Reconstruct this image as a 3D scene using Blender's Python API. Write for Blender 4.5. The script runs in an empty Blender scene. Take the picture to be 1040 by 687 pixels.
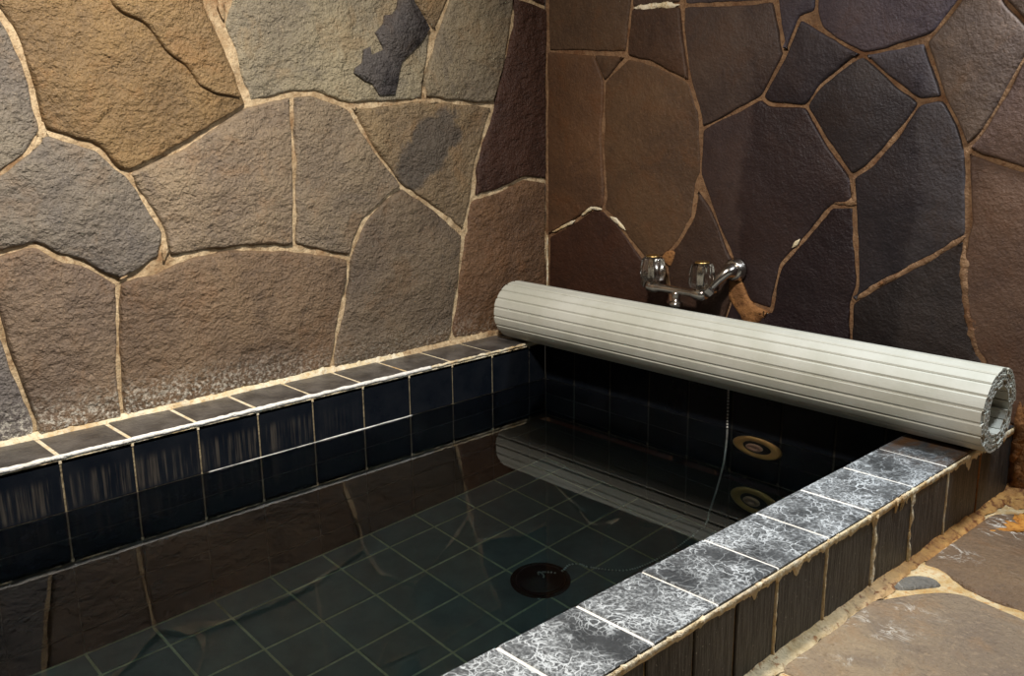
import bpy, bmesh, math, random
from mathutils import Vector, Matrix, noise
random.seed(7)
PI = math.pi
S = 0.1                      # one tile of the bath = 0.1 m; everything below is written in tiles, z = 0 on the bath rim
FZ = 1.055                   # the rim stands this many tiles above the wash floor
scene = bpy.context.scene

# ------------------------------------------------------------------ camera
F_PX, YAW, PITCH, ROLL = 967.62, 0.819248, 0.238216, 0.01082
CX, CY, CH = 13.27976, -3.87855, 4.59468
def W(x, y, z): return Vector((x * S, y * S, (z + FZ) * S))
def cam_axes():
    f = Vector((-math.sin(YAW) * math.cos(PITCH), math.cos(YAW) * math.cos(PITCH), -math.sin(PITCH)))
    r = Vector((math.cos(YAW), math.sin(YAW), 0)); d = f.cross(r)
    c, s = math.cos(ROLL), math.sin(ROLL)
    return c * r + s * d, c * d - s * r, f
RGT, DWN, FWD = cam_axes()
cd = bpy.data.cameras.new('camera'); cam = bpy.data.objects.new('camera', cd)
scene.collection.objects.link(cam)
M = Matrix((RGT, -DWN, -FWD)).transposed().to_4x4(); M.translation = W(CX, CY, CH)
cam.matrix_world = M
cd.sensor_width = 36; cd.lens = 36 * F_PX / 1040; cd.clip_start = .01; cd.clip_end = 100
scene.camera = cam

# ------------------------------------------------------------------ world, lamps, exposure
scene.view_settings.view_transform = 'Standard'; scene.view_settings.look = 'None'
scene.view_settings.gamma = 1; scene.view_settings.use_curve_mapping = False
scene.view_settings.exposure = 0.0
wd = bpy.data.worlds.new('world'); scene.world = wd; wd.use_nodes = True
wd.node_tree.nodes['Background'].inputs[0].default_value = (1.0, .86, .7, 1)
wd.node_tree.nodes['Background'].inputs[1].default_value = .03

def area(name, loc, target, size, power, col, spread=180):
    l = bpy.data.lights.new(name, 'AREA'); l.shape = 'DISK'; l.size = size * S; l.energy = power; l.color = col
    l.spread = math.radians(spread)
    o = bpy.data.objects.new(name, l); scene.collection.objects.link(o)
    o.location = W(*loc); o.rotation_euler = (W(*target) - W(*loc)).to_track_quat('-Z', 'Y').to_euler()
    return o
area('ceiling_lamp_warm', (7.5, -.5, 12.0), (1.0, 2.0, .0), 1.3, 15.0, (1.0, .92, .83), 130)
area('wall_lamp_cool', (10.4, 9.6, 8.5), (8.6, 6.6, 0), 1.0, 4.6, (.86, .93, 1.0), 140)

# ------------------------------------------------------------------ pixel of the survey -> point on a plane of the room
def ray(u, v): return (RGT * ((u - 520) / F_PX) + DWN * ((v - 343.5) / F_PX) + FWD)
C0 = Vector((CX, CY, CH))
def on_x(u, v, x): d = ray(u, v); return C0 + d * ((x - CX) / d.x)
def on_y(u, v, y): d = ray(u, v); return C0 + d * ((y - CY) / d.y)
def on_z(u, v, z): d = ray(u, v); return C0 + d * ((z - CH) / d.z)

# ------------------------------------------------------------------ materials
def lin(r, g, b):
    f = lambda c: c / 12.92 if c <= .04045 else ((c + .055) / 1.055) ** 2.4
    return (f(r / 255), f(g / 255), f(b / 255), 1)
class N:
    def __init__(s, name):
        s.m = bpy.data.materials.new(name); s.m.use_nodes = True; s.t = s.m.node_tree
        s.b = s.t.nodes['Principled BSDF']; s.out = s.t.nodes['Material Output']
        g = s.t.nodes.new('ShaderNodeNewGeometry')
        v = s.t.nodes.new('ShaderNodeVectorMath'); v.operation = 'SCALE'; v.inputs['Scale'].default_value = 1 / S
        s.t.links.new(g.outputs['Position'], v.inputs[0])
        v2 = s.t.nodes.new('ShaderNodeVectorMath'); v2.operation = 'SUBTRACT'; v2.inputs[1].default_value = (0, 0, FZ)
        s.t.links.new(v.outputs[0], v2.inputs[0]); s.pos = v2.outputs[0]
        x = s.t.nodes.new('ShaderNodeSeparateXYZ'); s.t.links.new(s.pos, x.inputs[0]); s.x, s.y, s.z = x.outputs
    def put(s, sock, v):
        if hasattr(v, 'links') or isinstance(v, bpy.types.NodeSocket): s.t.links.new(v, sock)
        else: sock.default_value = v
    def math(s, op, a, b=None, c=None, clamp=False):
        n = s.t.nodes.new('ShaderNodeMath'); n.operation = op; n.use_clamp = clamp
        s.put(n.inputs[0], a)
        if b is not None: s.put(n.inputs[1], b)
        if c is not None: s.put(n.inputs[2], c)
        return n.outputs[0]
    def mapr(s, v, a, b, c=0., d=1., smooth=True):
        n = s.t.nodes.new('ShaderNodeMapRange'); n.interpolation_type = 'SMOOTHSTEP' if smooth else 'LINEAR'
        s.put(n.inputs[0], v)
        for i, k in enumerate((a, b, c, d)): n.inputs[i + 1].default_value = k
        return n.outputs[0]
    def scale(s, sc, rot=(0, 0, 0)):
        n = s.t.nodes.new('ShaderNodeMapping'); n.inputs['Scale'].default_value = sc; n.inputs['Rotation'].default_value = rot
        s.put(n.inputs[0], s.pos); return n.outputs[0]
    def noise(s, sc, det=4., rough=.55, vec=None, dist=0.):
        n = s.t.nodes.new('ShaderNodeTexNoise'); s.put(n.inputs['Vector'], vec or s.pos)
        n.inputs['Scale'].default_value = sc; n.inputs['Detail'].default_value = det; n.inputs['Roughness'].default_value = rough
        n.inputs['Distortion'].default_value = dist
        return n.outputs[0]
    def voro(s, sc, vec=None, feat='F1'):
        n = s.t.nodes.new('ShaderNodeTexVoronoi'); n.feature = feat; s.put(n.inputs['Vector'], vec or s.pos)
        n.inputs['Scale'].default_value = sc; return n.outputs['Distance']
    def mix(s, f, a, b, op='MIX'):
        n = s.t.nodes.new('ShaderNodeMix'); n.data_type = 'RGBA'; n.blend_type = op
        s.put(n.inputs[0], f); s.put(n.inputs[6], a); s.put(n.inputs[7], b); return n.outputs[2]
    def attr(s, nm):
        n = s.t.nodes.new('ShaderNodeAttribute'); n.attribute_name = nm; return n.outputs[0]
    def bump(s, h, strength, dist, prev=None):
        n = s.t.nodes.new('ShaderNodeBump'); n.inputs['Strength'].default_value = strength; n.inputs['Distance'].default_value = dist * S
        s.put(n.inputs['Height'], h)
        if prev is not None: s.t.links.new(prev, n.inputs['Normal'])
        return n.outputs[0]
    def fin(s, col=None, rough=None, nrm=None, metal=None, spec=None):
        if col is not None: s.put(s.b.inputs['Base Color'], col)
        if rough is not None: s.put(s.b.inputs['Roughness'], rough)
        if nrm is not None: s.put(s.b.inputs['Normal'], nrm)
        if metal is not None: s.put(s.b.inputs['Metallic'], metal)
        if spec is not None: s.put(s.b.inputs['Specular IOR Level'], spec)
        return s.m

def m_stone(name, lime, rough, spec, bumpk, stretch, rot, floor=False, dark_patch=False):
    n = N(name)
    t = n.attr('tint')
    big = n.noise(.55, 5, .6)
    col = n.mix(n.mapr(big, .3, .7), n.mix(1., t, (.72, .70, .72, 1), 'MULTIPLY'), n.mix(1., t, (1.18, 1.15, 1.05, 1), 'MULTIPLY'))
    speck = n.noise(14, 3, .7)
    col = n.mix(n.mapr(speck, .52, .75, 0, .45), col, n.mix(1., t, (1.7, 1.6, 1.45, 1), 'MULTIPLY'))
    col = n.mix(n.mapr(speck, .25, .45, .45, 0), col, n.mix(1., t, (.45, .42, .42, 1), 'MULTIPLY'))
    pt = n.noise(1.3, 6, .68, dist=.6)
    col = n.mix(n.mapr(pt, .50, .66, 0, .5), col, n.mix(1., t, (1.10, .88, .66, 1), 'MULTIPLY'))
    col = n.mix(n.mapr(pt, .34, .46, .6, 0), col, n.mix(1., t, (.66, .66, .70, 1), 'MULTIPLY'))
    pit = n.noise(34, 2, .6); col = n.mix(n.mapr(pit, .60, .72, 0, .6 if lime else .25), col, n.mix(1., t, (.35, .32, .30, 1), 'MULTIPLY'))
    col = n.mix(n.mapr(pit, .28, .38, .5 if lime else .15, 0), col, n.mix(1., t, (2.1, 2.0, 1.8, 1), 'MULTIPLY'))
    if dark_patch:                                   # darker, slightly less rough area across several stones, weaker towards the top
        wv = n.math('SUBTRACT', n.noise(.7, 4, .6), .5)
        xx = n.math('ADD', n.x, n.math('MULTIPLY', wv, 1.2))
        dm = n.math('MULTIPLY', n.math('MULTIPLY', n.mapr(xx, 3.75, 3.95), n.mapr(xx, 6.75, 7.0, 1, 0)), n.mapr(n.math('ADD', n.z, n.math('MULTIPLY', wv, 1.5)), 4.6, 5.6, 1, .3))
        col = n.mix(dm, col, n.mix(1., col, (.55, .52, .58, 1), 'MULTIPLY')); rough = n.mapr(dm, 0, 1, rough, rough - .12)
    v = n.scale(stretch, rot)
    h1 = n.noise(1.1, 3, .5); h2 = n.noise(5.5, 5, .6, vec=v); h3 = n.noise(22, 3, .6)
    if lime:                                   # dark smear on the wedge stone
        q = on_x(437, 150, -1.0); wv = n.math('SUBTRACT', n.noise(2.2, 5, .65), .5)
        dy = n.math('SUBTRACT', n.y, q.y); dz = n.math('SUBTRACT', n.z, q.z)
        u_ = n.math('ADD', n.math('MULTIPLY', dy, .80), n.math('MULTIPLY', dz, .60)); w_ = n.math('SUBTRACT', n.math('MULTIPLY', dz, .80), n.math('MULTIPLY', dy, .60))
        dd = n.math('ADD', n.math('ADD', n.math('POWER', n.math('ABSOLUTE', n.math('DIVIDE', u_, 1.0)), 2.), n.math('POWER', n.math('ABSOLUTE', n.math('DIVIDE', w_, .46)), 2.)), n.math('MULTIPLY', wv, 2.6))
        col = n.mix(n.mapr(dd, .7, 1.25, .8, 0), col, (.085, .072, .060, 1))
    if lime:                                   # white lime bloom creeping up from the bath rim
        lm = n.math('MULTIPLY', n.mapr(n.z, .02, .75, 1, 0), n.mapr(n.noise(16, 4, .7), .46, .62))
        lm = n.math('MULTIPLY', lm, n.mapr(n.y, 2.0, 5.5, .9, .25))
        col = n.mix(lm, col, (.72, .68, .58, 1))
    if floor:                                  # white splashes of lime on the paving beside the bath
        ln = n.mapr(n.math('ABSOLUTE', n.math('SUBTRACT', n.noise(2.6, 5, .65, vec=n.scale((.9, 1.2, 1), (0, 0, .6)), dist=1.2), .5)), .008, .03, 1, 0)
        lm = n.math('MULTIPLY', n.math('MULTIPLY', ln, n.mapr(n.noise(1.4, 3, .6), .50, .66)), n.mapr(n.x, 8.8, 10.0, 1, 0))
        col = n.mix(lm, col, (.78, .74, .66, 1))
    nr = n.bump(h1, .6, .25 * bumpk); nr = n.bump(h2, .8, .09 * bumpk, nr); nr = n.bump(h3, .8, .034 * bumpk, nr)
    return n.fin(col, rough, nr, spec=spec)
def m_mortar(name, a, b, c, w=(0, 0)):
    n = N(name)
    k = n.noise(3.2, 5, .65)
    col = n.mix(n.mapr(k, .35, .62), a, b); col = n.mix(n.mapr(n.noise(16, 4, .7), .5, .68, 0, .7), col, c)
    col = n.mix(n.mapr(n.noise(1.1, 4, .6), .52, .72), col, c)
    nr = n.bump(n.noise(9, 4, .6), .8, .06); nr = n.bump(n.noise(38, 3, .6), .6, .02, nr)
    return n.fin(col, .85, nr, spec=.3)

def m_slate(name, base, base2, rough, web=None, streak=False, bumpk=1., spec=.5):
    n = N(name)
    k = n.noise(2.2, 5, .6)
    col = n.mix(n.mapr(k, .3, .7), base, base2)
    rg = rough
    if web:                                    # crackled white lime scale left by drying water
        nz = n.t.nodes.new('ShaderNodeTexNoise'); nz.inputs['Scale'].default_value = 2.6; nz.inputs['Detail'].default_value = 5
        n.t.links.new(n.pos, nz.inputs['Vector'])
        sc_ = n.t.nodes.new('ShaderNodeVectorMath'); sc_.operation = 'MULTIPLY_ADD'; sc_.inputs[1].default_value = (.5, .5, .5)
        n.t.links.new(nz.outputs[1], sc_.inputs[0]); n.t.links.new(n.pos, sc_.inputs[2])
        e1 = n.voro(4.6, sc_.outputs[0], 'DISTANCE_TO_EDGE'); e2 = n.voro(12.0, sc_.outputs[0], 'DISTANCE_TO_EDGE')
        l1 = n.math('MULTIPLY', n.mapr(e1, .008, .04, 1, 0), n.mapr(n.noise(2.1, 3, .6), .40, .52))
        l2 = n.math('MULTIPLY', n.mapr(e2, .02, .10, .9, 0), n.mapr(n.noise(2.9, 3, .6), .44, .56))
        ln = n.math('MAXIMUM', l1, l2)
        area_ = n.math('MULTIPLY', n.mapr(n.noise(1.3, 4, .6), .34, .56, .25, 1), n.mapr(n.y, 7.4, 9.0, 1, 0))
        film = n.math('MULTIPLY', area_, n.math('MULTIPLY', n.mapr(n.noise(26, 4, .75), .42, .66, .10, .75), n.mapr(n.noise(1.7, 4, .6), .35, .6, .3, 1)))
        wm = n.math('MULTIPLY', n.math('MAXIMUM', ln, film), n.math('MULTIPLY', area_, web))
        col = n.mix(wm, col, (.60, .65, .68, 1))
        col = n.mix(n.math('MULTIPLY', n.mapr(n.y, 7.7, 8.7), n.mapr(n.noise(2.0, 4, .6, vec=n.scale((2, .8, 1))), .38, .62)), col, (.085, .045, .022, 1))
        rg = n.mapr(wm, 0, 1, rough, .6)
    if streak:                                 # pale run marks low on the dry tile row
        st = n.noise(1, 3, .6, vec=n.scale((0, 17, .7)))
        zz = n.math('MULTIPLY', n.mapr(n.z, -.42, -.25, 1, 0), n.mapr(n.z, -.86, -.72))
        mk = n.math('MULTIPLY', n.math('MULTIPLY', n.mapr(st, .45, .68), zz), n.mapr(n.y, 3.2, 5.2, .3, .0))
        col = n.mix(mk, col, (.15, .125, .095, 1))
    nr = n.bump(n.noise(3.5, 5, .6), .5, .05 * bumpk); nr = n.bump(n.noise(20, 3, .65), .5, .014 * bumpk, nr)
    return n.fin(col, rg, nr, spec=spec)

STONE_L = m_stone('stone_left', True, .55, .55, 1.4, (1, 1, 1.5), (.6, 0, 0))
STONE_B = m_stone('stone_back', False, .62, .35, .35, (1, 1, 1), (0, 0, 0), dark_patch=True)
STONE_F = m_stone('stone_floor', False, .6, .4, 1.0, (.7, 1.4, 1), (0, 0, .5), True)
MORTAR_L = m_mortar('mortar_left', lin(172, 148, 114), lin(208, 186, 150), lin(134, 98, 64))
MORTAR_B = m_mortar('mortar_back', lin(120, 92, 68), lin(148, 116, 86), lin(104, 68, 42))
MORTAR_F = m_mortar('mortar_floor', lin(196, 164, 110), lin(222, 204, 164), lin(190, 130, 60))
LIME_W = m_mortar('lime_white', (.86, .85, .80, 1), (.9, .89, .85, 1), (.8, .76, .66, 1))
LIME_C = m_mortar('lime_cream', lin(226, 208, 168), lin(240, 230, 204), lin(196, 158, 100))
RUST = m_mortar('iron_deposit', lin(186, 124, 52), lin(208, 150, 72), lin(120, 66, 26))
RUST_D = m_mortar('iron_deposit_dark', lin(120, 82, 48), lin(154, 108, 64), lin(80, 48, 26))
SLATE_RIM = m_slate('slate_rim', (.030, .034, .038, 1), (.060, .066, .072, 1), .34, web=1.0, bumpk=1.2)
SLATE_LEFT = m_slate('slate_left_rim', (.040, .036, .034, 1), (.12, .11, .10, 1), .38, bumpk=1.2)
SLATE_IN = m_slate('slate_inside', (.005, .007, .011, 1), (.010, .012, .016, 1), .2, streak=True, bumpk=.2, spec=.25)
SLATE_FLOOR = m_slate('slate_bath_floor', (.066, .077, .075, 1), (.096, .108, .105, 1), .6, bumpk=.6)
GROUT_IN = m_mortar('grout_inside', lin(48, 46, 40), lin(58, 54, 46), lin(30, 30, 28))
GROUT_TOP = m_mortar('grout_top_row', lin(120, 108, 84), lin(150, 136, 108), lin(80, 72, 56))
GROUT_F = m_mortar('grout_bath_floor', lin(156, 152, 124), lin(170, 166, 138), lin(126, 124, 104))
def m_apron():
    n = N('slate_outer_face')
    g = n.noise(1, 4, .6, vec=n.scale((1, 26, 2.2)))
    col = n.mix(n.mapr(g, .3, .7), (.010, .010, .010, 1), (.066, .062, .056, 1))
    col = n.mix(n.math('MULTIPLY', n.mapr(n.noise(30, 2, .6), .68, .74), .5), col, (.6, .57, .5, 1))
    nr = n.bump(g, .6, .03); nr = n.bump(n.noise(8, 4, .6), .4, .03, nr)
    return n.fin(col, .5, nr)
APRON = m_apron()
def m_fillet():                                # cement fillet at the foot of the bath, rusted towards the corner
    n = N('foot_fillet')
    k = n.noise(3.2, 5, .65); k2 = n.noise(7, 5, .65)
    c1 = n.mix(n.mapr(k, .35, .62), lin(196, 172, 126), lin(228, 212, 174)); c1 = n.mix(n.mapr(k2, .55, .68), c1, lin(150, 104, 58))
    c2 = n.mix(n.mapr(k, .35, .62), lin(168, 114, 54), lin(200, 152, 86)); c2 = n.mix(n.mapr(k2, .5, .66), c2, lin(112, 62, 24))
    col = n.mix(n.math('ADD', n.mapr(n.y, 4.0, 8.0), n.math('MULTIPLY', n.math('SUBTRACT', k, .5), .8), clamp=True), c1, c2)
    nr = n.bump(n.noise(7, 5, .65), .8, .07); nr = n.bump(n.noise(30, 3, .6), .6, .02, nr)
    return n.fin(col, .7, nr)
FILLET = m_fillet()
def plain(name, col, rough, metal=0., bump=0., spec=.5):
    n = N(name)
    k = n.noise(12, 3, .6)
    c2 = tuple(min(1, v * 1.15) for v in col[:3]) + (1,)
    nr = n.bump(n.noise(30, 3, .6), .4, bump) if bump else None
    return n.fin(n.mix(k, col, c2), rough, nr, metal, spec)
CHROME = plain('worn_chrome', (.50, .46, .42, 1), .22, 1.)
BRASS = plain('brass_cap', (.62, .42, .16, 1), .3, 1.)
BRASS_D = plain('tarnished_brass', (.46, .27, .09, 1), .45, .3)
PINK = plain('copper_insert', (.50, .30, .22, 1), .45, .3)
BLACK = plain('black_rubber', (.004, .004, .005, 1), .4)
DARKM = plain('dark_metal', (.05, .05, .05, 1), .25, .8)
STEEL = plain('steel_beads', (.72, .70, .66, 1), .3, .4)
def m_plastic():
    n = N('cover_plastic')
    k = n.noise(1.2, 4, .6)
    col = n.mix(n.mapr(k, .3, .7), lin(190, 191, 178), lin(204, 205, 195))
    nr = n.bump(n.noise(26, 2, .5), .15, .01)
    return n.fin(col, .38, nr)
PLASTIC = m_plastic()
def m_acrylic():
    n = N('clear_acrylic')
    n.b.inputs['Transmission Weight'].default_value = 1.; n.b.inputs['IOR'].default_value = 1.45
    return n.fin((.93, .90, .84, 1), .06)
ACRYLIC = m_acrylic()
def m_water():
    m = bpy.data.materials.new('bath_water'); m.use_nodes = True; t = m.node_tree
    b = t.nodes['Principled BSDF']; t.nodes.remove(b)
    g = t.nodes.new('ShaderNodeBsdfGlass'); g.inputs['IOR'].default_value = 1.33; g.inputs['Roughness'].default_value = 0
    g.inputs['Color'].default_value = (1, 1, 1, 1)
    a = t.nodes.new('ShaderNodeVolumeAbsorption'); a.inputs['Color'].default_value = (.60, .72, .735, 1); a.inputs['Density'].default_value = 4.6
    o = t.nodes['Material Output']; t.links.new(g.outputs[0], o.inputs['Surface']); t.links.new(a.outputs[0], o.inputs['Volume'])
    return m
WATER = m_water()

# ------------------------------------------------------------------ mesh helpers
class MB:
    def __init__(s): s.bm = bmesh.new(); s.tint = s.bm.loops.layers.float_color.new('tint'); s.mats = []
    def mi(s, m):
        if m not in s.mats: s.mats.append(m)
        return s.mats.index(m)
    def v(s, x, y, z): return s.bm.verts.new(W(x, y, z))
    def face(s, vs, m, tint=(1, 1, 1), smooth=False):
        try: f = s.bm.faces.new(vs)
        except ValueError: return None
        f.material_index = s.mi(m); f.smooth = smooth
        for l in f.loops: l[s.tint] = (tint[0], tint[1], tint[2], 1)
        return f
    def quad(s, a, b, c, d, m): return s.face([s.v(*p) for p in (a, b, c, d)], m)
    def slab(s, o, u, w, n, h, m, ch=.03, jit=0.):
        """chamfered slab: corner o, edges u and w, raised by h along n"""
        o, u, w, n = map(Vector, (o, u, w, n))
        lu, lw = u.length, w.length; uh, wh = u / lu, w / lw
        def ring(ins, k):
            return [s.v(*(o + uh * a + wh * b + n * k)) for a, b in ((ins, ins), (lu - ins, ins), (lu - ins, lw - ins), (ins, lw - ins))]
        r = [ring(0, 0), ring(0, h - ch), ring(ch, h)]
        for v in r[2]: v.co += n * random.uniform(-jit, jit) * S
        for a, b in ((r[0], r[1]), (r[1], r[2])):
            for i in range(4): s.face([a[i], a[(i + 1) % 4], b[(i + 1) % 4], b[i]], m)
        s.face(r[2], m)
    def tube(s, pts, rad, m, seg=12, cap=True, smooth=True, squash=None):
        pts = [Vector(p) for p in pts]; rs = rad if isinstance(rad, (list, tuple)) else [rad] * len(pts)
        rings = []; up = None
        for i, p in enumerate(pts):
            d = (pts[min(i + 1, len(pts) - 1)] - pts[max(i - 1, 0)]).normalized()
            if up is None: up = d.orthogonal().normalized()
            up = (up - d * up.dot(d)).normalized(); sd = d.cross(up)
            rings.append([s.v(*(p + (up * math.cos(2 * PI * k / seg) + sd * math.sin(2 * PI * k / seg)) * rs[i])) for k in range(seg)])
        for a, b in zip(rings, rings[1:]):
            for k in range(seg): s.face([a[k], a[(k + 1) % seg], b[(k + 1) % seg], b[k]], m, smooth=smooth)
        if cap: s.face(rings[0][::-1], m); s.face(rings[-1], m)
    def lathe(s, c, axis, prof, m, seg=32, smooth=True, wave=0, nw=0):
        """prof: list of (radius, distance along axis)"""
        c = Vector(c); ax = Vector(axis).normalized(); up = ax.orthogonal().normalized(); sd = ax.cross(up)
        rings = []
        for r, h in prof:
            ring = []
            for k in range(seg):
                t = 2 * PI * k / seg; rr = r * (1 + wave * math.cos(nw * t))
                ring.append(s.v(*(c + ax * h + (up * math.cos(t) + sd * math.sin(t)) * rr)))
            rings.append(ring)
        for a, b in zip(rings, rings[1:]):
            for k in range(seg): s.face([a[k], a[(k + 1) % seg], b[(k + 1) % seg], b[k]], m, smooth=smooth)
        s.face(rings[0][::-1], m); s.face(rings[-1], m)
    def crust(s, pts, r0, r1, m, seg=8, step=.06, flat=1., freq=6., seed=0., nrm=None, nf=.35, ends=False):
        """lumpy bead along a polyline"""
        P = []
        for a, b in zip(pts, pts[1:]):
            a, b = Vector(a), Vector(b); n = max(1, int((b - a).length / step))
            P += [a.lerp(b, i / n) for i in range(n)]
        P.append(Vector(pts[-1])); rings = []
        for i, p in enumerate(P):
            d = (P[min(i + 1, len(P) - 1)] - P[max(i - 1, 0)]).normalized()
            up = Vector((0, 0, 1)) if abs(d.z) < .9 else Vector((0, 1, 0))
            sd = d.cross(up).normalized(); up = sd.cross(d)
            ring = []
            for k in range(seg):
                t = 2 * PI * k / seg
                q = p + (up * math.cos(t) * flat + sd * math.sin(t)) * .5
                r = r0 + (r1 - r0) * max(0, min(1, .5 + 1.1 * noise.fractal(Vector(q) * freq + Vector((seed, 0, 0)), .9, 2, 3)))
                if ends: r *= min(1, .15 + min(i, len(P) - 1 - i) * step / (r1 * 2.5))
                o_ = (up * math.cos(t) * flat + sd * math.sin(t)) * r
                if nrm is not None: nv = Vector(nrm); o_ -= nv * (o_.dot(nv) * (1 - nf))
                ring.append(s.v(*(p + o_)))
            rings.append(ring)
        for a, b in zip(rings, rings[1:]):
            for k in range(seg): s.face([a[k], a[(k + 1) % seg], b[(k + 1) % seg], b[k]], m, smooth=True)
        s.face(rings[0][::-1], m); s.face(rings[-1], m)
    def ball(s, c, r, m, seg=6, rg=4):
        c = Vector(c)
        self_rings = []
        top = s.v(c.x, c.y, c.z + r); bot = s.v(c.x, c.y, c.z - r)
        for i in range(1, rg):
            t = PI * i / rg
            self_rings.append([s.v(c.x + r * math.sin(t) * math.cos(2 * PI * k / seg), c.y + r * math.sin(t) * math.sin(2 * PI * k / seg), c.z + r * math.cos(t)) for k in range(seg)])
        for k in range(seg):
            s.face([top, self_rings[0][k], self_rings[0][(k + 1) % seg]], m, smooth=True)
            s.face([bot, self_rings[-1][(k + 1) % seg], self_rings[-1][k]], m, smooth=True)
            for a, b in zip(self_rings, self_rings[1:]):
                s.face([a[k], b[k], b[(k + 1) % seg], a[(k + 1) % seg]], m, smooth=True)
    def build(s, name, parent=None, recalc=False):
        me = bpy.data.meshes.new(name)
        if recalc: bmesh.ops.recalc_face_normals(s.bm, faces=s.bm.faces[:])
        s.bm.to_mesh(me); s.bm.free()
        for m in s.mats: me.materials.append(m)
        o = bpy.data.objects.new(name, me); scene.collection.objects.link(o)
        if parent is not None:
            o.parent = parent
            o.matrix_parent_inverse = parent.matrix_world.inverted()
        else:                                   # origin at the base of the thing
            bb = [Vector(c) for c in o.bound_box]
            c = sum(bb, Vector()) / 8; c.z = min(b.z for b in bb)
            me.transform(Matrix.Translation(-c)); o.location = c
        return o
def jag(mb, fn, t0, t1, mat, step=.02):
    """thin crust: fn(t) gives a row of points across it"""
    n = int((t1 - t0) / step); rows_ = [[mb.v(*q) for q in fn(t0 + (t1 - t0) * i / n)] for i in range(n + 1)]
    for a, b in zip(rows_, rows_[1:]):
        for k in range(len(a) - 1): mb.face([a[k], b[k], b[k + 1], a[k + 1]], mat, smooth=True)
def fr(*p): return noise.fractal(Vector(p), .8, 2, 4)
def tag(o, label=None, cat=None, group=None, kind=None):
    for k, v in (('label', label), ('category', cat), ('group', group), ('kind', kind)):
        if v: o[k] = v
    return o
def empty(name, loc, label, cat, group=None):
    o = bpy.data.objects.new(name, None); scene.collection.objects.link(o); o.location = W(*loc); o.empty_display_size = .03
    o.matrix_world = Matrix.Translation(W(*loc))
    return tag(o, label, cat, group)

# ------------------------------------------------------------------ crazy-paved stone faces
def resample(P, step, closed=True):
    out = []; n = len(P)
    for i in range(n if closed else n - 1):
        a, b = Vector(P[i]), Vector(P[(i + 1) % n]); k = max(1, int((b - a).length / step))
        out += [a.lerp(b, j / k) for j in range(k)]
    return out
def sarea(P): return .5 * sum(P[i][0] * P[(i + 1) % len(P)][1] - P[(i + 1) % len(P)][0] * P[i][1] for i in range(len(P)))
def clip_half(P, p, n):
    out = []
    for i in range(len(P)):
        a, b = P[i], P[(i + 1) % len(P)]
        da, db = (a - p).dot(n), (b - p).dot(n)
        if da <= 0: out.append(a)
        if (da < 0 < db) or (db < 0 < da): out.append(a + (b - a) * (da / (da - db)))
    return out
def cells(x0, x1, y0, y1, size, seed):
    rnd = random.Random(seed); pts = []
    nx, ny = max(1, round((x1 - x0) / size)), max(1, round((y1 - y0) / size))
    for i in range(nx):
        for j in range(ny):
            pts.append(Vector((x0 + (i + .5 + rnd.uniform(-.36, .36)) * (x1 - x0) / nx, y0 + (j + .5 + rnd.uniform(-.36, .36)) * (y1 - y0) / ny)))
    out = []
    for p in pts:
        P = [Vector(q) for q in ((x0, y0), (x1, y0), (x1, y1), (x0, y1))]
        for q in pts:
            if q is not p and len(P) > 2: P = clip_half(P, (p + q) / 2, (q - p).normalized())
        if len(P) > 2: out.append(P)
    return out
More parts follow.
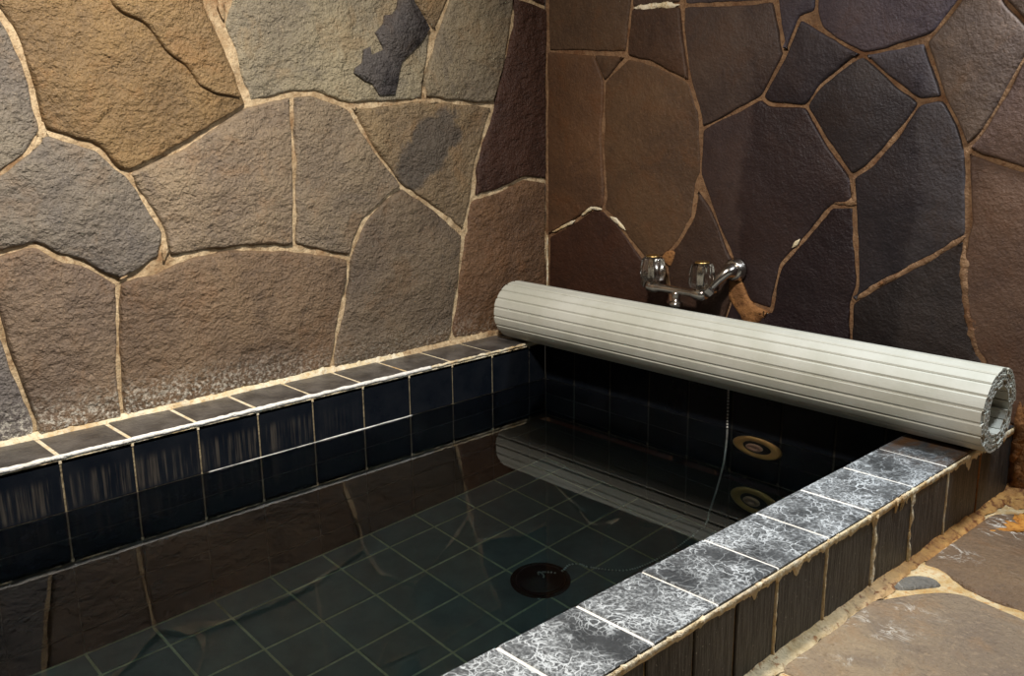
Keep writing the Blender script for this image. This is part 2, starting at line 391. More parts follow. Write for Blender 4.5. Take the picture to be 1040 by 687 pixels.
def stone(mb, P, m, mat, tint, jw, height=.0, tilt=(0, 0), ch=.05, wob=.02, base=-.2, joint_seed=0, step=.07, soft=1):
    """P: outline along the joint centres in plane coordinates; m maps (a, b, height) into the room"""
    P = [Vector(p[:2]) for p in P]
    if sarea(P) < 0: P = P[::-1]
    ir = 2 * abs(sarea(P)) / max(1e-6, sum((Vector(P[i]) - Vector(P[i - 1])).length for i in range(len(P))))
    k_ = min(1, ir / .28); ch *= k_; wob *= k_; jw = min(jw, ir * .5)
    Q = resample(P, step)
    for _ in range(soft):                                                      # soften the corners
        Q = [(Q[i - 1] + Q[i] * 2 + Q[(i + 1) % len(Q)]) / 4 for i in range(len(Q))]
    n = len(Q); cen = sum(Q, Vector((0, 0))) / n
    def off(Qs, d, w, sd):
        out = []
        for i in range(len(Qs)):
            t = (Qs[(i + 1) % len(Qs)] - Qs[i - 1])
            if t.length < 1e-6: t = Vector((1, 0))
            t.normalize(); nn = Vector((-t.y, t.x))                          # inward for ccw
            q = Qs[i]
            k = noise.noise(Vector((q.x * 2.2 + sd, q.y * 2.2, joint_seed))) + .5 * noise.noise(Vector((q.x * 7 + sd, q.y * 7, joint_seed)))
            out.append(q + nn * max(.008, d + w * k))
        return out
    def hh(q): return height + tilt[0] * (q.x - cen.x) + tilt[1] * (q.y - cen.y)
    r0 = off(Q, jw * .5, wob, 0); r1 = off(Q, jw * .5 + ch * .35, wob, 0); r2 = off(Q, jw * .5 + ch, wob * 1.3, 0); r3 = off(Q, jw * .5 + ch * 1.7, wob * 1.3, 0)
    R = [[mb.v(*m(q.x, q.y, base)) for q in r0], [mb.v(*m(q.x, q.y, hh(q) - .085)) for q in r0],
         [mb.v(*m(q.x, q.y, hh(q) - .035)) for q in r1], [mb.v(*m(q.x, q.y, hh(q) - .006)) for q in r2], [mb.v(*m(q.x, q.y, hh(q))) for q in r3]]
    for a, b in zip(R, R[1:]):
        for i in range(n): mb.face([a[i], a[(i + 1) % n], b[(i + 1) % n], b[i]], mat, tint, smooth=True)
    ed = []
    for i in range(n):
        e = mb.bm.edges.get((R[-1][i], R[-1][(i + 1) % n]))
        if e: ed.append(e)
    r = bmesh.ops.triangle_fill(mb.bm, use_beauty=True, use_dissolve=False, edges=ed)
    for f in r['geom']:
        if isinstance(f, bmesh.types.BMFace):
            f.material_index = mb.mi(mat); f.smooth = True
            for l in f.loops: l[mb.tint] = (tint[0], tint[1], tint[2], 1)
def mortar_sheet(mb, m, a0, a1, b0, b1, mat, level=-.07, amp=.05, step=.14):
    na, nb = int((a1 - a0) / step), int((b1 - b0) / step)
    g = []
    for i in range(na + 1):
        row = []
        for j in range(nb + 1):
            a, b = a0 + (a1 - a0) * i / na, b0 + (b1 - b0) * j / nb
            row.append(mb.v(*m(a, b, level + amp * noise.fractal(Vector((a * 2.5, b * 2.5, 3.3)), .8, 2, 4))))
        g.append(row)
    for i in range(na):
        for j in range(nb): mb.face([g[i][j], g[i + 1][j], g[i + 1][j + 1], g[i][j + 1]], mat, smooth=True)
def c3(*c): return lin(*c)[:3]

XW, YB = -1.0, 10.5
# ---- left wall: faces +x ; plane coordinates (y, z)
mL = lambda a, b, h: (XW + h, a, b)
def pl(pts, dx=0): return [(lambda q: (q.y, q.z))(on_x(u, v, XW)) for u, v in pts]
LEFT = [
 ([(-60,-10),(-2,8),(15,35),(33,85),(38,110),(45,133),(30,155),(0,178),(-60,200)], (132,124,112)),
 ([(-60,-10),(-2,8),(15,35),(33,85),(38,110),(45,133),(65,140),(100,150),(120,172),(130,176),(185,150),(252,107),(235,60),(212,8),(200,-60),(-60,-60)], (134,110,76)),
 ([(214,-60),(415,-60),(421,0),(440,36),(431,84),(430,101),(400,105),(355,108),(320,95),(297,96),(254,106),(240,62),(228,22),(236,0)], (150,141,120)),
 ([(415,-60),(470,-60),(457,0),(442,36),(421,0)], (140,120,92)),
 ([(470,-60),(530,-60),(523,0),(520,30),(512,70),(502,107),(434,101),(431,84),(442,40),(457,0)], (132,121,102)),
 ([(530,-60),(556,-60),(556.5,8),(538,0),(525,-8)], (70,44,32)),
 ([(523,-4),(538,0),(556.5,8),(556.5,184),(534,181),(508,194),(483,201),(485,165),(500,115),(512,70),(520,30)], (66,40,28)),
 ([(483,201),(508,194),(534,181),(556.5,184),(557,342),(530,338),(462,346),(460,335),(468,280),(472,240),(480,205)], (112,84,60)),
 ([(355,108),(400,105),(434,101),(502,107),(500,115),(485,165),(480,200),(472,237),(440,210),(410,190),(380,150)], (136,118,92)),
 ([(297,96),(320,95),(355,108),(380,150),(410,190),(395,200),(370,225),(362,245),(357,262),(300,251),(300,170)], (134,120,102)),
 ([(130,176),(185,150),(252,107),(297,96),(300,170),(300,251),(250,252),(200,258),(172,262),(168,235),(150,208)], (142,126,106)),
 ([(-60,200),(0,178),(30,155),(45,133),(65,140),(100,150),(120,172),(130,176),(150,208),(168,235),(164,264),(134,280),(122,287),(107,280),(84,267),(60,262),(37,248),(0,258),(-25,265),(-60,275)], (126,118,108)),
 ([(-25,265),(0,258),(37,248),(60,262),(84,267),(107,280),(122,287),(121,310),(121,365),(126,426),(80,436),(37,446),(37,430),(13,371),(0,330),(-10,300)], (128,110,92)),
 ([(-60,275),(-25,265),(-10,300),(0,330),(13,371),(37,430),(37,446),(-60,470)], (122,116,112)),
 ([(122,287),(160,275),(181,267),(201,258),(234,252),(298,253),(355,262),(355,285),(345,330),(338,374),(230,402),(126,426),(121,365),(121,310)], (120,100,80)),
 ([(357,262),(362,245),(370,225),(395,200),(410,190),(440,210),(472,238),(468,280),(460,337),(455,349),(400,364),(338,377),(338,365),(345,330),(355,285)], (112,98,82)),
]
mb = MB()
mortar_sheet(mb, mL, -9.0, YB + .05, -.3, 13, MORTAR_L)
rl = random.Random(3)
for P, c in LEFT:
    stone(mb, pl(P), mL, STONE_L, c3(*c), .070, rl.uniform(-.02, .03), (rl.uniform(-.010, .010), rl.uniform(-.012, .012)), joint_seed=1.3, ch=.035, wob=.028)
for (a0, a1, b0, b1, sz, sd) in ((-9, -1.65, -.1, 13, 2.4, 11), (-1.65, YB, 7.0, 13, 2.4, 12)):
    for P in cells(a0, a1, b0, b1, sz, sd):
        k = rl.uniform(.85, 1.1)
        stone(mb, P, mL, STONE_L, c3(136 * k, 122 * k, 102 * k), .09, rl.uniform(-.02, .03))
# a thicker layer of the golden stone that has not split off, and two dark blotches
stone(mb, pl([(106,-60),(108,-10),(112,5),(125,15),(143,22),(155,35),(165,50),(174,58),(185,65),(195,78),(200,87),(215,95),(244,101),(230,60),(206,8),(195,-60)]),
      mL, STONE_L, c3(138,114,80), .02, .085, (-.012, -.012), ch=.03, wob=.015, joint_seed=4.)
def blotch(pts, c, mm, proj, mat, h):
    stone(mb, proj(pts), mm, mat, c3(*c), .004, h, ch=.006, wob=.012, base=h - .06, joint_seed=9., step=.04, soft=0)
z2 = lambda L: [(260 + x / 2.987, y / 2.987) for x, y in L]
blotch(z2([(432,-30),(470,-30),(482,8),(528,88),(500,130),(440,190),(420,288),(372,290),(350,255),(325,245),(295,222),(300,205),(320,190),(325,150),(345,140),(350,165),(385,150),(360,100),(385,70),(388,45),(412,42),(425,25)]), (84,80,80), mL, pl, STONE_L, .036)
# lime bead where the wall meets the bath rim
def bead(y):
    h = .05 + .035 * fr(y * 1.2, 3, 1) + .05 * max(0, fr(y * 9, 1, 2)) ; w = .055 + .02 * fr(y * 3, 7, 1)
    return [(XW - .03, y, h + .035), (XW + .022, y, h), (XW + .035, y, h * .45), (XW + w * .8, y, .016), (XW + w, y, -.01)]
jag(mb, bead, -4.0, 6.6, LIME_C)
jag(mb, bead, 6.6, 9.5, MORTAR_L)
for P_, r_ in (([(169,246),(167,266)], .13), ([(44,124),(44,140),(34,152)], .09), ([(432,88),(433,101)], .10), ([(418,103),(446,103)], .06), ([(122,284),(130,280)], .06), ([(228,20),(222,-10)], .10)):
    mb.crust([(XW - .02, q.y, q.z) for q in (on_x(u, v, XW) for u, v in P_)], r_ * .5, r_, MORTAR_L, seed=r_ * 50, nrm=(1, 0, 0), nf=.4, ends=True, step=.03)
tag(mb.build('wall_left'), kind='structure')

# ---- back wall: faces -y ; plane coordinates (x, z)
mBk = lambda a, b, h: (a, YB - h, b)
def pb(pts): return [(lambda q: (max(q.x, XW + .0), q.z))(on_y(u, v, YB)) for u, v in pts]
BACK = [
 ([(553,-60),(645,-60),(641,0),(638,30),(636,54),(557,52)], (86,66,50)),
 ([(645,-60),(692,-60),(691,4),(641,8)], (84,66,54)),
 ([(641,8),(691,5),(693,29),(700,83),(686,76),(662,64),(636,57),(638,30)], (74,54,42)),
 ([(555,52),(603,55),(613,83),(611,146),(614,200),(612,213),(601,212),(584,224),(556,240)], (92,66,46)),
 ([(603,55),(636,57),(614,83)], (84,64,48)),
 ([(636,58),(662,64),(686,76),(700,83),(710,116),(712,175),(706,190),(703,221),(688,247),(674,262),(655,266),(636,241),(627,227),(612,213),(614,198),(611,146),(613,83)], (92,70,52)),
 ([(556,240),(584,224),(601,212),(612,213),(627,227),(636,241),(655,267),(672,264),(680,300),(690,362),(556,331)], (62,38,26)),
 ([(692,-60),(780,-60),(785,0),(767,3),(694,6)], (80,70,70)),
 ([(694,6),(767,3),(785,0),(796,55),(773,99),(755,109),(712,131),(710,116),(700,80),(693,29)], (76,62,56)),
 ([(780,-60),(832,-60),(829,0),(828,13),(812,17),(797,55)], (76,68,74)),
 ([(797,55),(812,17),(832,29),(856,45),(876,55),(864,61),(832,87),(818,108),(780,106),(773,99)], (64,56,58)),
 ([(829,-60),(990,-60),(975,0),(946,36),(937,39),(893,52),(876,55),(856,45),(832,29),(828,13)], (88,78,84)),
 ([(876,55),(908,84),(934,104),(911,137),(882,169),(864,180),(838,143),(818,108),(832,87),(864,61)], (68,62,62)),
 ([(876,55),(893,52),(939,41),(955,87),(958,99),(934,103),(908,84)], (76,70,74)),
 ([(975,0),(990,-60),(1010,-60),(1019,0),(1060,42),(1040,58),(1022,93),(995,137),(981,151),(972,125),(958,99),(939,41),(946,36)], (106,90,80)),
 ([(1010,-60),(1120,-60),(1120,45),(1060,42),(1019,0)], (104,88,78)),
 ([(1060,42),(1120,45),(1120,200),(1040,172),(992,157),(981,151),(995,137),(1022,93),(1040,58)], (104,84,76)),
 ([(981,151),(992,157),(1040,172),(1120,200),(1120,470),(1040,440),(1005,420),(1001,369),(990,355),(981,317),(977,267),(981,238),(984,230),(982,200)], (96,74,62)),
 ([(773,99),(780,106),(818,108),(838,143),(864,180),(867,209),(844,209),(818,241),(792,270),(787,291),(783,316),(760,308),(748,275),(741,259),(722,212),(710,178),(712,131),(755,109)], (66,52,50)),
 ([(708,190),(722,212),(741,259),(748,275),(744,300),(722,366),(690,362),(680,300),(674,262),(688,247),(703,221)], (66,48,38)),
 ([(864,180),(882,169),(911,137),(934,104),(958,100),(972,125),(981,151),(982,200),(981,240),(943,264),(896,288),(864,308),(870,291),(867,209)], (62,56,58)),
 ([(867,209),(870,291),(864,308),(863,402),(722,366),(744,300),(760,310),(783,318),(787,291),(792,270),(818,241),(844,209)], (46,32,34)),
 ([(864,308),(896,288),(943,264),(979,243),(977,267),(981,317),(990,355),(1001,369),(1005,420),(863,402)], (44,36,34)),
]
mb = MB()
mortar_sheet(mb, mBk, XW - .05, 16, -1.2, 13, MORTAR_B, level=-.04, amp=.018)
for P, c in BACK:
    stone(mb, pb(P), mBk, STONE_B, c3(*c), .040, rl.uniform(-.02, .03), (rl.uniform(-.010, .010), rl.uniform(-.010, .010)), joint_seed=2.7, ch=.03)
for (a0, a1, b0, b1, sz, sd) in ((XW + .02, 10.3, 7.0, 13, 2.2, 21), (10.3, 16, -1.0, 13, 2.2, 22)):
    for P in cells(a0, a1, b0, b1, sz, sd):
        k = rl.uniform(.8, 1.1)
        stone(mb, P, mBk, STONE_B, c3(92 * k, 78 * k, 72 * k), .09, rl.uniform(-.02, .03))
def vein(pts, r0, r1, mat, seed=0, d=-.01):
    mb.crust([(q.x, YB - d, q.z) for q in (on_y(u, v, YB) for u, v in pts)], r0, r1, mat, seed=seed, freq=5, step=.035, nrm=(0, 1, 0), nf=.4, ends=True)
vein([(560,236),(575,229),(584,224)], .015, .05, LIME_C, 1); vein([(590,219),(601,211),(611,213)], .02, .07, LIME_C, 2)
vein([(619,220),(627,226),(635,234)], .02, .06, LIME_C, 3)
vein([(643,8),(660,7),(672,6),(690,5)], .015, .09, LIME_C, 4)
vein([(668,10),(674,12)], .03, .10, LIME_C, 14); vein([(684,9),(686,13)], .02, .07, LIME_C, 15)
for P in ([(741,280),(752,282),(758,299),(768,311),(784,317),(772,331),(756,333),(746,314),(737,301)], [(670,263),(677,254),(687,255),(685,264),(681,274),(677,270)]):
    stone(mb, pb(P), mBk, RUST_D, (1, 1, 1), .01, .035, ch=.06, wob=.05, joint_seed=3)
vein([(684,268),(682,284),(684,300)], .02, .05, RUST_D, 7, -.02); vein([(690,263),(705,265),(722,270),(741,270)], .015, .04, RUST_D, 17, -.03)
vein([(980,240),(943,263),(896,288),(868,305)], .03, .075, MORTAR_B, 8, -.03); vein([(979,250),(978,280),(983,320),(992,355),(1003,385)], .05, .12, MORTAR_B, 9, -.03)
vein([(890,291),(897,287)], .05, .11, RUST_D, 11); vein([(845,206),(868,205),(867,188)], .04, .08, MORTAR_B, 12, -.03)
vein([(812,243),(804,252)], .015, .04, LIME_C, 13)
vein([(556.5,238),(556.5,300)], .01, .03, LIME_C, 16, .02)
# brown run of deposit down the corner beside the bath, below the cover's end
mb.crust([(8.66, YB, .40), (8.72, YB, .1), (8.70, YB, -.4), (8.80, YB, -1.0)], .06, .15, RUST_D, seed=31, nrm=(0, 1, 0), nf=.6, ends=True)
mb.crust([(8.85, YB, .28), (8.98, YB, .30)], .06, .14, RUST_D, seed=32, nrm=(0, 1, 0), nf=.8, ends=True)
mb.crust([(8.98, YB, .2), (9.02, YB, -1.0)], .03, .10, RUST_D, seed=33, nrm=(0, 1, 0), nf=.6)
stone(mb, [(8.62,-1.06),(8.62,.15),(8.72,.42),(8.94,.40),(9.0,.1),(8.97,-.5),(9.08,-1.06)], mBk, RUST_D, (1, 1, 1), .01, .045, ch=.08, wob=.05, joint_seed=6)
tag(mb.build('wall_back'), kind='structure')

# ---- wash floor
mFl = lambda a, b, h: (a, b, -1.055 + h)
def pf(pts): return [(lambda q: (q.x, q.y))(on_z(u, v, -1.055)) for u, v in pts]
mb = MB()
XO = 8.629
mortar_sheet(mb, mFl, XO - .1, 18, -10, YB + .05, MORTAR_F, level=-.03, amp=.03)
stone(mb, [(8.70, 6.12), (8.80, 6.28), (9.16, 6.86), (9.36, 7.02), (10.15, 6.95), (11.2, 6.9), (11.4, 5.0), (10.4, 4.3), (9.6, 4.05), (8.70, 4.0)], mFl, STONE_F, c3(148,132,112), .06, .0, joint_seed=5, soft=4)
stone(mb, [(8.70, 6.42), (8.70, 6.95), (8.95, 7.20), (9.26, 7.08), (9.14, 6.92), (8.90, 6.55), (8.80, 6.42)], mFl, STONE_F, c3(128,126,118), .05, .0, joint_seed=5, soft=4)
stone(mb, [(8.70, 7.32), (8.98, 7.32), (9.36, 7.10), (10.15, 7.0), (11.2, 6.95), (11.3, 10.3), (9.4, 10.3), (8.72, 9.6)], mFl, STONE_F, c3(118,98,78), .06, .0, joint_seed=5, soft=4)
for P in cells(8.7, 18, -10, 4.0, 2.6, 41) + cells(11.3, 18, 4.0, 10.5, 2.6, 42) :
    k = rl.uniform(.85, 1.1); stone(mb, P, mFl, STONE_F, c3(146 * k, 128 * k, 106 * k), .07, 0)
U = dict(nrm=(0, 0, 1), freq=7, step=.04)
def fillet(mb, pts, out, w, h, mat, step=.05, zb=-1.055):
    P = resample([Vector(p) for p in pts], step, False) + [Vector(pts[-1])]; rows_ = []
    o = Vector(out)
    for p in P:
        k = noise.fractal(Vector((p.x * 1.6, p.y * 1.6, 1)), .8, 2, 4); k2 = noise.fractal(Vector((p.x * 5, p.y * 5, 7)), .8, 2, 4)
        ww, h_ = w * (1 + .5 * k + .2 * k2), h * (1 + .3 * k)
        row = []
        for a, b in ((0, 1), (.12, .62), (.3, .36), (.5, .26), (.75, .20), (1, -.25)):
            q = p + o * (ww * a) ; e = .022 * noise.fractal(Vector((q.x * 12, q.y * 5, 3)), .8, 2, 4) * (0 if b == 1 else 1)
            row.append(mb.v(q.x, q.y, zb + h_ * b + e))
        rows_.append(row)
    for a, b in zip(rows_, rows_[1:]):
        for k in range(len(a) - 1): mb.face([a[k], b[k], b[k + 1], a[k + 1]], mat, smooth=True)
fillet(mb, [(XO - .02, -4), (XO - .02, 10.45)], (1, 0), .17, .10, FILLET)
fillet(mb, [(XO + .0, YB - .0), (14, YB - .0)], (0, -1), .36, .16, FILLET)
mb.crust([(XO + .3, 8.8, -1.07), (XO + .7, 9.7, -1.07), (XO + 1.5, 10.1, -1.07)], .15, .42, RUST, seed=8, nf=.15, ends=True, **U)
tag(mb.build('floor'), kind='structure')

# ------------------------------------------------------------------ the bath
Y0, Y1, WI, DEEP, WL = -3.0, 9.458, 7.701, -5.42, -.8315
tub = empty('bathtub', (3.85, 3.2, -5.6), 'sunken bath lined with black slate tiles, dark water in it, stone walls on two sides', 'bathtub')
# rims: slate tiles bedded on grout
def rim_strip(name, mat, x0, x1, joints, yy, grout):
    mb = MB()
    mb.slab((x0, yy[0], -.12), (x1 - x0, 0, 0), (0, yy[1] - yy[0], 0), (0, 0, 1), .105, grout, ch=.01)
    for a, b in zip(joints, joints[1:]):
        g = .028 if x0 < 0 else .019
        mb.slab((x0 + .0, a + g, -.05), (x1 - x0 - .0, 0, 0), (0, b - a - 2 * g, 0), (0, 0, 1), .05 + random.uniform(-.006, .006), mat, ch=.014, jit=.006)
    return tag(mb.build(name, tub), )
def yz(L): return [on_z(u, v, 0).y for u, v in L]
rj = yz([(503,656),(584,614),(651,580.2),(712.8,547),(766.6,520),(811.7,496.3),(858.9,474.8),(893.1,455.5)])
rj = [rj[0] - k * 1.04 for k in range(6, 0, -1)] + rj + [rj[-1] + 1.05, YB]
rim_strip('rim', SLATE_LEFT, XW - .02, 0, list(range(-4, 10)) + [YB], (-4, YB), LIME_C)
o = rim_strip('rim', SLATE_RIM, WI, XO, rj, (-4, YB), LIME_W)
o['label'] = 'wide slate rim crusted with white lime scale'
mb = MB()
mb.slab((0, Y1, -.12), (WI, 0, 0), (0, YB - Y1, 0), (0, 0, 1), .105, LIME_C, ch=.01)
for k in range(8): mb.slab((k * WI / 8 + .028, Y1, -.05), (WI / 8 - .056, 0, 0), (0, YB - Y1, 0), (0, 0, 1), .05, SLATE_LEFT, ch=.014)
mb.build('rim', tub)
mb = MB()
mb.slab((0, -4, -.12), (WI, 0, 0), (0, 1, 0), (0, 0, 1), .105, LIME_C, ch=.01)
for k in range(8): mb.slab((k * WI / 8 + .028, -4, -.05), (WI / 8 - .056, 0, 0), (0, 1, 0), (0, 0, 1), .05, SLATE_LEFT, ch=.014)
mb.build('rim', tub)
# inner walls
rows = [-.05, -.845, -1.83, -2.81, -3.80, -4.78, DEEP]
mb = MB(); G = .014; T = .02; g = .02
ys = [Y0] + list(range(-2, 10)) + [Y1]
xs = [.0, .80, 1.737, 2.686, 3.583, 4.50, 5.45, 6.40, 7.2, WI]
mb.quad((-G, Y0, DEEP), (-G, Y1, DEEP), (-G, Y1, -.05), (-G, Y0, -.05), GROUT_IN)
mb.quad((-G + .002, Y0, rows[1]), (-G + .002, 8.6, rows[1]), (-G + .002, 8.6, -.05), (-G + .002, Y0, -.05), GROUT_TOP)
mb.quad((WI + G, Y0, DEEP), (WI + G, Y0, -.05), (WI + G, Y1, -.05), (WI + G, Y1, DEEP), GROUT_IN)
mb.quad((0 - G, Y1 + G, DEEP), (WI + G, Y1 + G, DEEP), (WI + G, Y1 + G, -.05), (-G, Y1 + G, -.05), GROUT_IN)
mb.quad((0 - G, Y0 - G, DEEP), (-G, Y0 - G, -.05), (WI + G, Y0 - G, -.05), (WI + G, Y0 - G, DEEP), GROUT_IN)
for z1, z0 in zip(rows, rows[1:]):
    for a, b in zip(ys, ys[1:]):
        gl = random.uniform(.008, .016)
        mb.slab((-T, a + gl, z0 + g), (0, b - a - 2 * gl, 0), (0, 0, z1 - z0 - 2 * g), (1, 0, 0), T, SLATE_IN, ch=.006)
        mb.slab((WI + T, a + g, z0 + g), (0, 0, z1 - z0 - 2 * g), (0, b - a - 2 * g, 0), (-1, 0, 0), T, SLATE_IN, ch=.006)
    for a, b in zip(xs, xs[1:]):
        mb.slab((a + g, Y1 + T, z0 + g), (b - a - 2 * g, 0, 0), (0, 0, z1 - z0 - 2 * g), (0, -1, 0), T, SLATE_IN, ch=.006)
        mb.slab((a + g, Y0 - T, z0 + g), (0, 0, z1 - z0 - 2 * g), (b - a - 2 * g, 0, 0), (0, 1, 0), T, SLATE_IN, ch=.006)
mb.build('inner_wall', tub)
mb = MB(); g = .022
fx = [0, .59, 1.58, 2.5, 3.5, 4.5, 5.5, 6.5, WI]
mb.quad((-.1, Y0 - .1, DEEP - G), (WI + .1, Y0 - .1, DEEP - G), (WI + .1, Y1 + .1, DEEP - G), (-.1, Y1 + .1, DEEP - G), GROUT_F)
for a, b in zip(fx, fx[1:]):
    for c, d in zip(ys, ys[1:]):
        mb.slab((a + g, c + g, DEEP - T), (b - a - 2 * g, 0, 0), (0, d - c - 2 * g, 0), (0, 0, 1), T, SLATE_FLOOR, ch=.006)
mb.build('basin_floor', tub)
# outer face
aj = [on_x(u, v, XO).y for u, v in ((656.8,644.8),(706.7,613),(749.4,585),(789.6,591.6),(840,563.7),(889,530.5),(926,516),(961.5,500),(994,480))]
aj = [aj[0] - k for k in range(7, 0, -1)] + aj + [YB]
mb = MB()
mb.quad((XO - .03, -4, -1.2), (XO - .03, YB, -1.2), (XO - .03, YB, -.06), (XO - .03, -4, -.06), MORTAR_F)
for i, (a, b) in enumerate(zip(aj, aj[1:])):
    g = .03 if i in (9, 10, 11) else .018
    mb.slab((XO - .05, a + g, -1.12), (0, b - a - 2 * g, 0), (0, 0, 1.04), (1, 0, 0), .05, APRON, ch=.012, jit=.004)
mb.build('outer_face', tub)
# lime edges
mb = MB(); mb.crust([(-.008, -4, -.022), (-.008, 6.5, -.022)], .026, .042, LIME_W, step=.04, seed=1)
mb.crust([(-.008, 6.5, -.022), (-.008, Y1, -.022)], .014, .038, LIME_C, step=.04, seed=2)
o = mb.build('lime_edge', tub); o['label'] = 'bright white lime edge along the wall side rim'
mb = MB()
def lip(y):
    k = .5 + .5 * math.sin(y * 1.3 + 2) ; d = max(0, fr(y * 5, 2, 5)) * .20 * k * k + max(0, fr(y * 21, 4, 5) - .1) * .07 * k
    h = .075 + .05 * fr(y * .9, 9, 1) + d; e = .012 * fr(y * 8, 3, 3)
    return [(XO - .02, y, -.030), (XO + .010 + e, y, -.040), (XO + .022 + e, y, -.055), (XO + .016 - e, y, -.055 - h * .45), (XO + .012, y, -.055 - h * .8), (XO - .004, y, -.055 - h)]
jag(mb, lip, -4, YB, LIME_C)
rnd = random.Random(5)
for k in range(26):
    y = rnd.uniform(1.5, 8.2) if k % 4 else rnd.uniform(6.0, 7.2)
    L = rnd.uniform(.04, .10) * (2.0 if 5.9 < y < 7.2 else 1); r = rnd.uniform(.010, .030)
    mb.tube([(XO + .004, y, -.03), (XO + .006, y + rnd.uniform(-.02, .02), -.05 - L * .5), (XO + .002, y + rnd.uniform(-.03, .03), -.05 - L)], [r * 1.5, r, r * .3], LIME_C, seg=6)
for k, y in enumerate(aj):                     # filled joints thick with lime
    if 4 < y < 10 : mb.crust([(XO - .012, y, -.08), (XO - .012, y, -1.05)], .018, .03 if y < 5.6 or y > 8.2 else .055, LIME_C if y < 8.6 else RUST_D, step=.05, seed=40 + k)
o = mb.build('lime_edge', tub); o['label'] = 'cream lime crust dripping over the outer edge'
mb = MB(); mb.crust([(.002, 2.1, WL + .006), (.002, 4.4, WL + .006)], .001, .008, LIME_W, step=.05, seed=6, freq=3, ends=True); mb.crust([(.002, 4.1, WL + .006), (.002, 6.05, WL + .006)], .005, .014, LIME_W, step=.05, seed=8, freq=3, ends=True)
o = mb.build('lime_edge', tub); o['label'] = 'thin pale lime line at the water level'
# drain in the floor
DR = (3.12, 6.2)
mb = MB(); mb.lathe((*DR, DEEP - .0), (0, 0, 1), [(.50, 0), (.50, .025), (.47, .04), (.44, .03), (.42, .004)], DARKM, 40)
o = mb.build('drain_flange', tub); o['label'] = 'round metal drain flange'

# water
mb = MB()
mb.slab((-.25, Y0 - .25, DEEP - .1), (WI + .5, 0, 0), (0, Y1 - Y0 + .5, 0), (0, 0, 1), WL - DEEP + .1, WATER, ch=.001)
wt = mb.build('bath_water', recalc=True)
tag(wt, 'still dark clear water filling the slate bath almost to the rim', 'water', kind='stuff')

# drain plug on its ball chain
pg = empty('drain_plug', (*DR, DEEP), 'round black drain plug in the bath floor with a ball chain', 'drain plug')
mb = MB(); mb.lathe((*DR, DEEP + .005), (0, 0, 1), [(.40, 0), (.415, .03), (.40, .07), (.36, .085), (.14, .085), (.10, .12), (.03, .13)], BLACK, 40)
mb.build('stopper', pg)
mb = MB()
mb.tube([(DR[0] + .07 * math.cos(t), DR[1] + .01, DEEP + .17 + .07 * math.sin(t)) for t in [2 * PI * k / 16 for k in range(17)]], .014, STEEL, 8)
mb.build('ring', pg)
path = [(3.12, 6.26, -5.20), (3.17, 6.40, -5.28), (3.22, 6.52, -5.36), (3.20, 6.68, -5.38), (3.17, 6.84, -5.38), (3.28, 6.98, -5.38), (3.48, 7.04, -5.38), (3.98, 7.45, -5.38), (4.12, 8.3, -5.38),
        (4.08, 9.2, -5.36), (4.10, 9.40, -5.25), (4.16, 9.41, -4.72), (4.30, 9.41, -3.63), (4.41, 9.41, -2.47), (4.44, 9.42, -1.4), (4.44, 9.425, -.8), (4.43, 9.425, -.1), (4.43, 9.425, .03), (4.43, 9.5, .05), (4.43, 9.8, .035), (4.43, 10.2, .035)]
def catmull(P, step):
    P = [Vector(p) for p in P]; out = []
    for i in range(len(P) - 1):
        a, b, c, d = P[max(i - 1, 0)], P[i], P[i + 1], P[min(i + 2, len(P) - 1)]
        n = max(1, int((c - b).length / step))
        for k in range(n):
            t = k / n
            out.append(.5 * (2 * b + (c - a) * t + (2 * a - 5 * b + 4 * c - d) * t * t + (3 * b - a - 3 * c + d) * t ** 3))
    return out
mb = MB()
for p in catmull(path, .052): mb.ball(p, .021, STEEL)
mb.build('ball_chain', pg)

# two circulation ports on the far bath wall
def port(z, label):
    t = empty('circulation_port', (5.03, Y1, z - .47), label, 'bath fitting', 'heater ports in the far bath wall')
    mb = MB()
    mb.lathe((5.03, Y1 + .005, z), (0, -1, 0), [(.47, 0), (.47, .035), (.43, .06), (.30, .065), (.27, .02)], BRASS_D, 40); mb.build('flange', t)
    mb = MB()
    mb.lathe((5.03, Y1, z), (0, -1, 0), [(.27, 0), (.27, .03), (.26, .035)], BLACK, 32)
    mb.build('dark_recess', t)
    mb = MB()
    mb.lathe((5.0, Y1 - .02, z), (0, -1, 0), [(.16, 0), (.16, .05), (.13, .07), (.07, .07), (.06, .03)], PINK, 32); mb.build('nozzle', t)
    return t
port(-1.36, 'round brass inlet on the far bath wall, upper of two, just below the water surface')
port(-3.70, 'lower of two brass inlets on the far bath wall, half hidden by the rim')

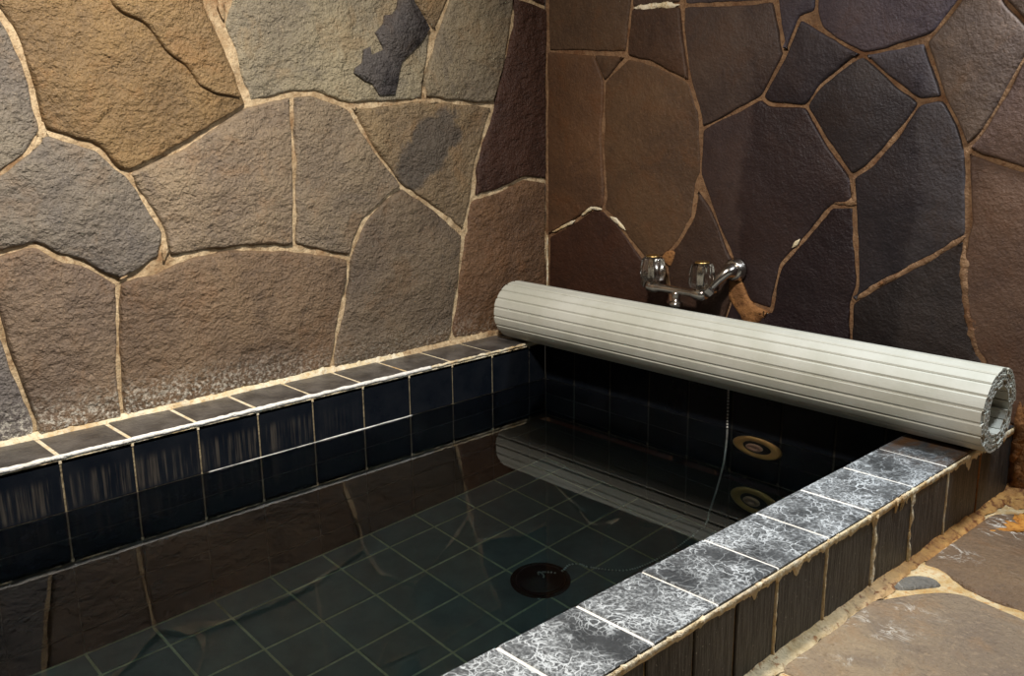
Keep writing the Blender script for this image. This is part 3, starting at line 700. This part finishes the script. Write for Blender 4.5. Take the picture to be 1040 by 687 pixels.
# ------------------------------------------------------------------ rolled slatted bath cover lying across the rims
RA, RB, RR = Vector((-.57, 9.165, .0)), Vector((8.86, 9.13, .0)), .585
mb = MB()
ax = (RB - RA).normalized(); hz = Vector((-ax.y, ax.x, 0)); Lc = (RB - RA).length
thk, pitch = .082, .19
def spiral(s_):                                # arc length -> (point in section, angle, radius)
    th, r = s_
    return r * math.cos(th), r * math.sin(th)
th0 = th = 0.; r = RR; slats = []
while r > .37:                                 # each turn keeps its radius, then steps in behind the roll
    dth = pitch / r; ph = (th - th0) % (2 * PI)
    dr = 0 if ph < 1.6 * PI else (thk + .012) * min(dth, 2 * PI - ph + .05) / (.4 * PI)
    slats.append((th, dth, r, r - dr)); r -= dr; th += dth
def sec(a, rr): return (rr * math.cos(a), rr * math.sin(a))
def chord(t0, dt, f, ra, rb):                  # a slat is nearly flat: half way between the arc and its chord
    a, b = sec(t0, ra), sec(t0 + dt, rb); c = sec(t0 + dt * f, ra + (rb - ra) * f)
    return tuple((a[i] + (b[i] - a[i]) * f) * .45 + c[i] * .55 for i in (0, 1))
def extr(poly, m, x0, x1, smooth=False):
    A = [mb.v(*(RA + ax * x0 + hz * a + Vector((0, 0, RR + b)))) for a, b in poly]
    B = [mb.v(*(RA + ax * x1 + hz * a + Vector((0, 0, RR + b)))) for a, b in poly]
    n = len(poly)
    for i in range(n): mb.face([A[i], B[i], B[(i + 1) % n], A[(i + 1) % n]], m)
    mb.face(A[::-1], m) ; mb.face(B, m)
for i, (t0, dt, r0, r1) in enumerate(slats):
    x0, x1 = random.uniform(-.012, .012), Lc + random.uniform(-.012, .012)
    gp = dt * .05
    def rad(f): return r0 + (r1 - r0) * f
    def skin(o0, o1, groove):
        P = []
        fs = [.05, .15, .32, .5, .68, .85, .95]
        for k, f in enumerate(fs):
            d = groove if k in (0, len(fs) - 1) else 0
            P.append(chord(t0, dt, f, rad(0) - o0 - d, rad(1) - o0 - d))
        for f in fs[::-1]: P.append(chord(t0, dt, f, rad(0) - o1, rad(1) - o1))
        return P
    extr(skin(0, .026, .014), PLASTIC, x0, x1)
    extr(skin(thk - .022, thk, 0), PLASTIC, x0, x1)
    for f in (.10, .5, .90):             # webs between the two skins
        extr([sec(t0 + dt * (f - .03), rad(f) - .013), sec(t0 + dt * (f + .03), rad(f) - .013), sec(t0 + dt * (f + .03), rad(f) - thk + .015), sec(t0 + dt * (f - .03), rad(f) - thk + .015)], PLASTIC, x0, x1)
    # soft hinge to the next slat
    if i < len(slats) - 1:
        extr([sec(t0 + dt * .96, rad(.96) - .020), sec(t0 + dt * 1.04, rad(1.04) - .020), sec(t0 + dt * 1.04, rad(1.04) - .034), sec(t0 + dt * .96, rad(.96) - .034)], PLASTIC, x0, x1)
cv = mb.build('rolled_bath_cover', recalc=True)
tag(cv, 'pale plastic slatted bath cover rolled into a tube across the bath', 'bath cover')

# ------------------------------------------------------------------ two-handled tap on the back wall
HY = 10.02
va, vb = on_y(662.5, 292, HY), on_y(712, 298.5, HY); HX0, HX1, HZ = va.x, vb.x, (va.z + vb.z) / 2
fr_ = on_y(748, 274, YB); SL, DZ = fr_.x - HX1, fr_.z - HZ
tp = empty('faucet', ((HX0 + HX1) / 2, HY, HZ - .35), 'old chrome two handled wall tap with clear knobs above the rolled cover', 'faucet')
mb = MB()
mb.tube([(HX0 - .12, HY, HZ), (HX0 - .07, HY, HZ), (HX0 + .12, HY, HZ), (HX0 + .2, HY, HZ), (HX1 - .2, HY, HZ), (HX1 - .12, HY, HZ), (HX1 + .07, HY, HZ), (HX1 + .12, HY, HZ)], [.07, .115, .115, .075, .075, .115, .115, .07], CHROME, 20)
for x in (HX0, HX1): mb.lathe((x, HY, HZ), (0, 0, 1), [(.11, 0), (.105, .10), (.075, .13), (.065, .18)], CHROME, 24)
mb.build('body', tp)
mb = MB(); xs_ = (HX0 + HX1) / 2 + .02
mb.lathe((xs_, HY - .02, HZ - .02), (0, 0, -1), [(.085, 0), (.07, .06), (.07, .17), (.125, .19), (.13, .25), (.10, .27), (.06, .28), (.055, .34)], CHROME, 24)
mb.build('spout', tp)
for x, sg in ((HX0, -1), (HX1, 1)):
    mb = MB()
    mb.lathe((x, HY, HZ + .12), (0, 0, 1), [(.16, 0), (.205, .03), (.225, .12), (.22, .26), (.195, .40), (.16, .44)], ACRYLIC, 60, wave=.05, nw=10)
    h = mb.build('handle', tp); h['label'] = 'clear acrylic fluted knob'
    mb = MB(); mb.lathe((x, HY, HZ + .565), (0, 0, 1), [(.13, 0), (.13, .02), (.10, .035)], BRASS, 28); c = mb.build('cap', h); c['label'] = 'small brass cap'
    mb = MB(); mb.lathe((x, HY, HZ + .13), (0, 0, 1), [(.055, 0), (.055, .3), (.03, .40)], CHROME, 16); mb.build('stem', h)
    DZ = (fr_.z - HZ) * (1 if sg > 0 else .55); fx_, fz_ = x + sg * SL * (1 if sg > 0 else .7), HZ + DZ
    mb = MB()
    mb.tube([(x + sg * .06, HY + .02, HZ + .01), (x + (fx_ - x) * .4, HY + .08, HZ + DZ * .35), (x + (fx_ - x) * .7, HY + .14, HZ + DZ * .68), (x + (fx_ - x) * .95, HY + .19, HZ + DZ * .95), (fx_ , HY + .28, fz_ + .0), (fx_, YB - .02, fz_)], [.085, .085, .085, .10, .135, .15], CHROME, 18)
    mb.lathe((x + sg * .10, HY + .03, HZ + .05), (sg * SL, .12, DZ), [(.12, 0), (.135, .02), (.135, .11), (.11, .14)], CHROME, 6, smooth=False)
    mb.build('crank_pipe', tp)
    mb = MB(); mb.lathe((fx_, YB - .005, fz_), (0, -1, 0), [(.22, 0), (.22, .04), (.19, .07), (.19, .12), (.15, .15)], CHROME, 32); mb.build('wall_flange', tp)
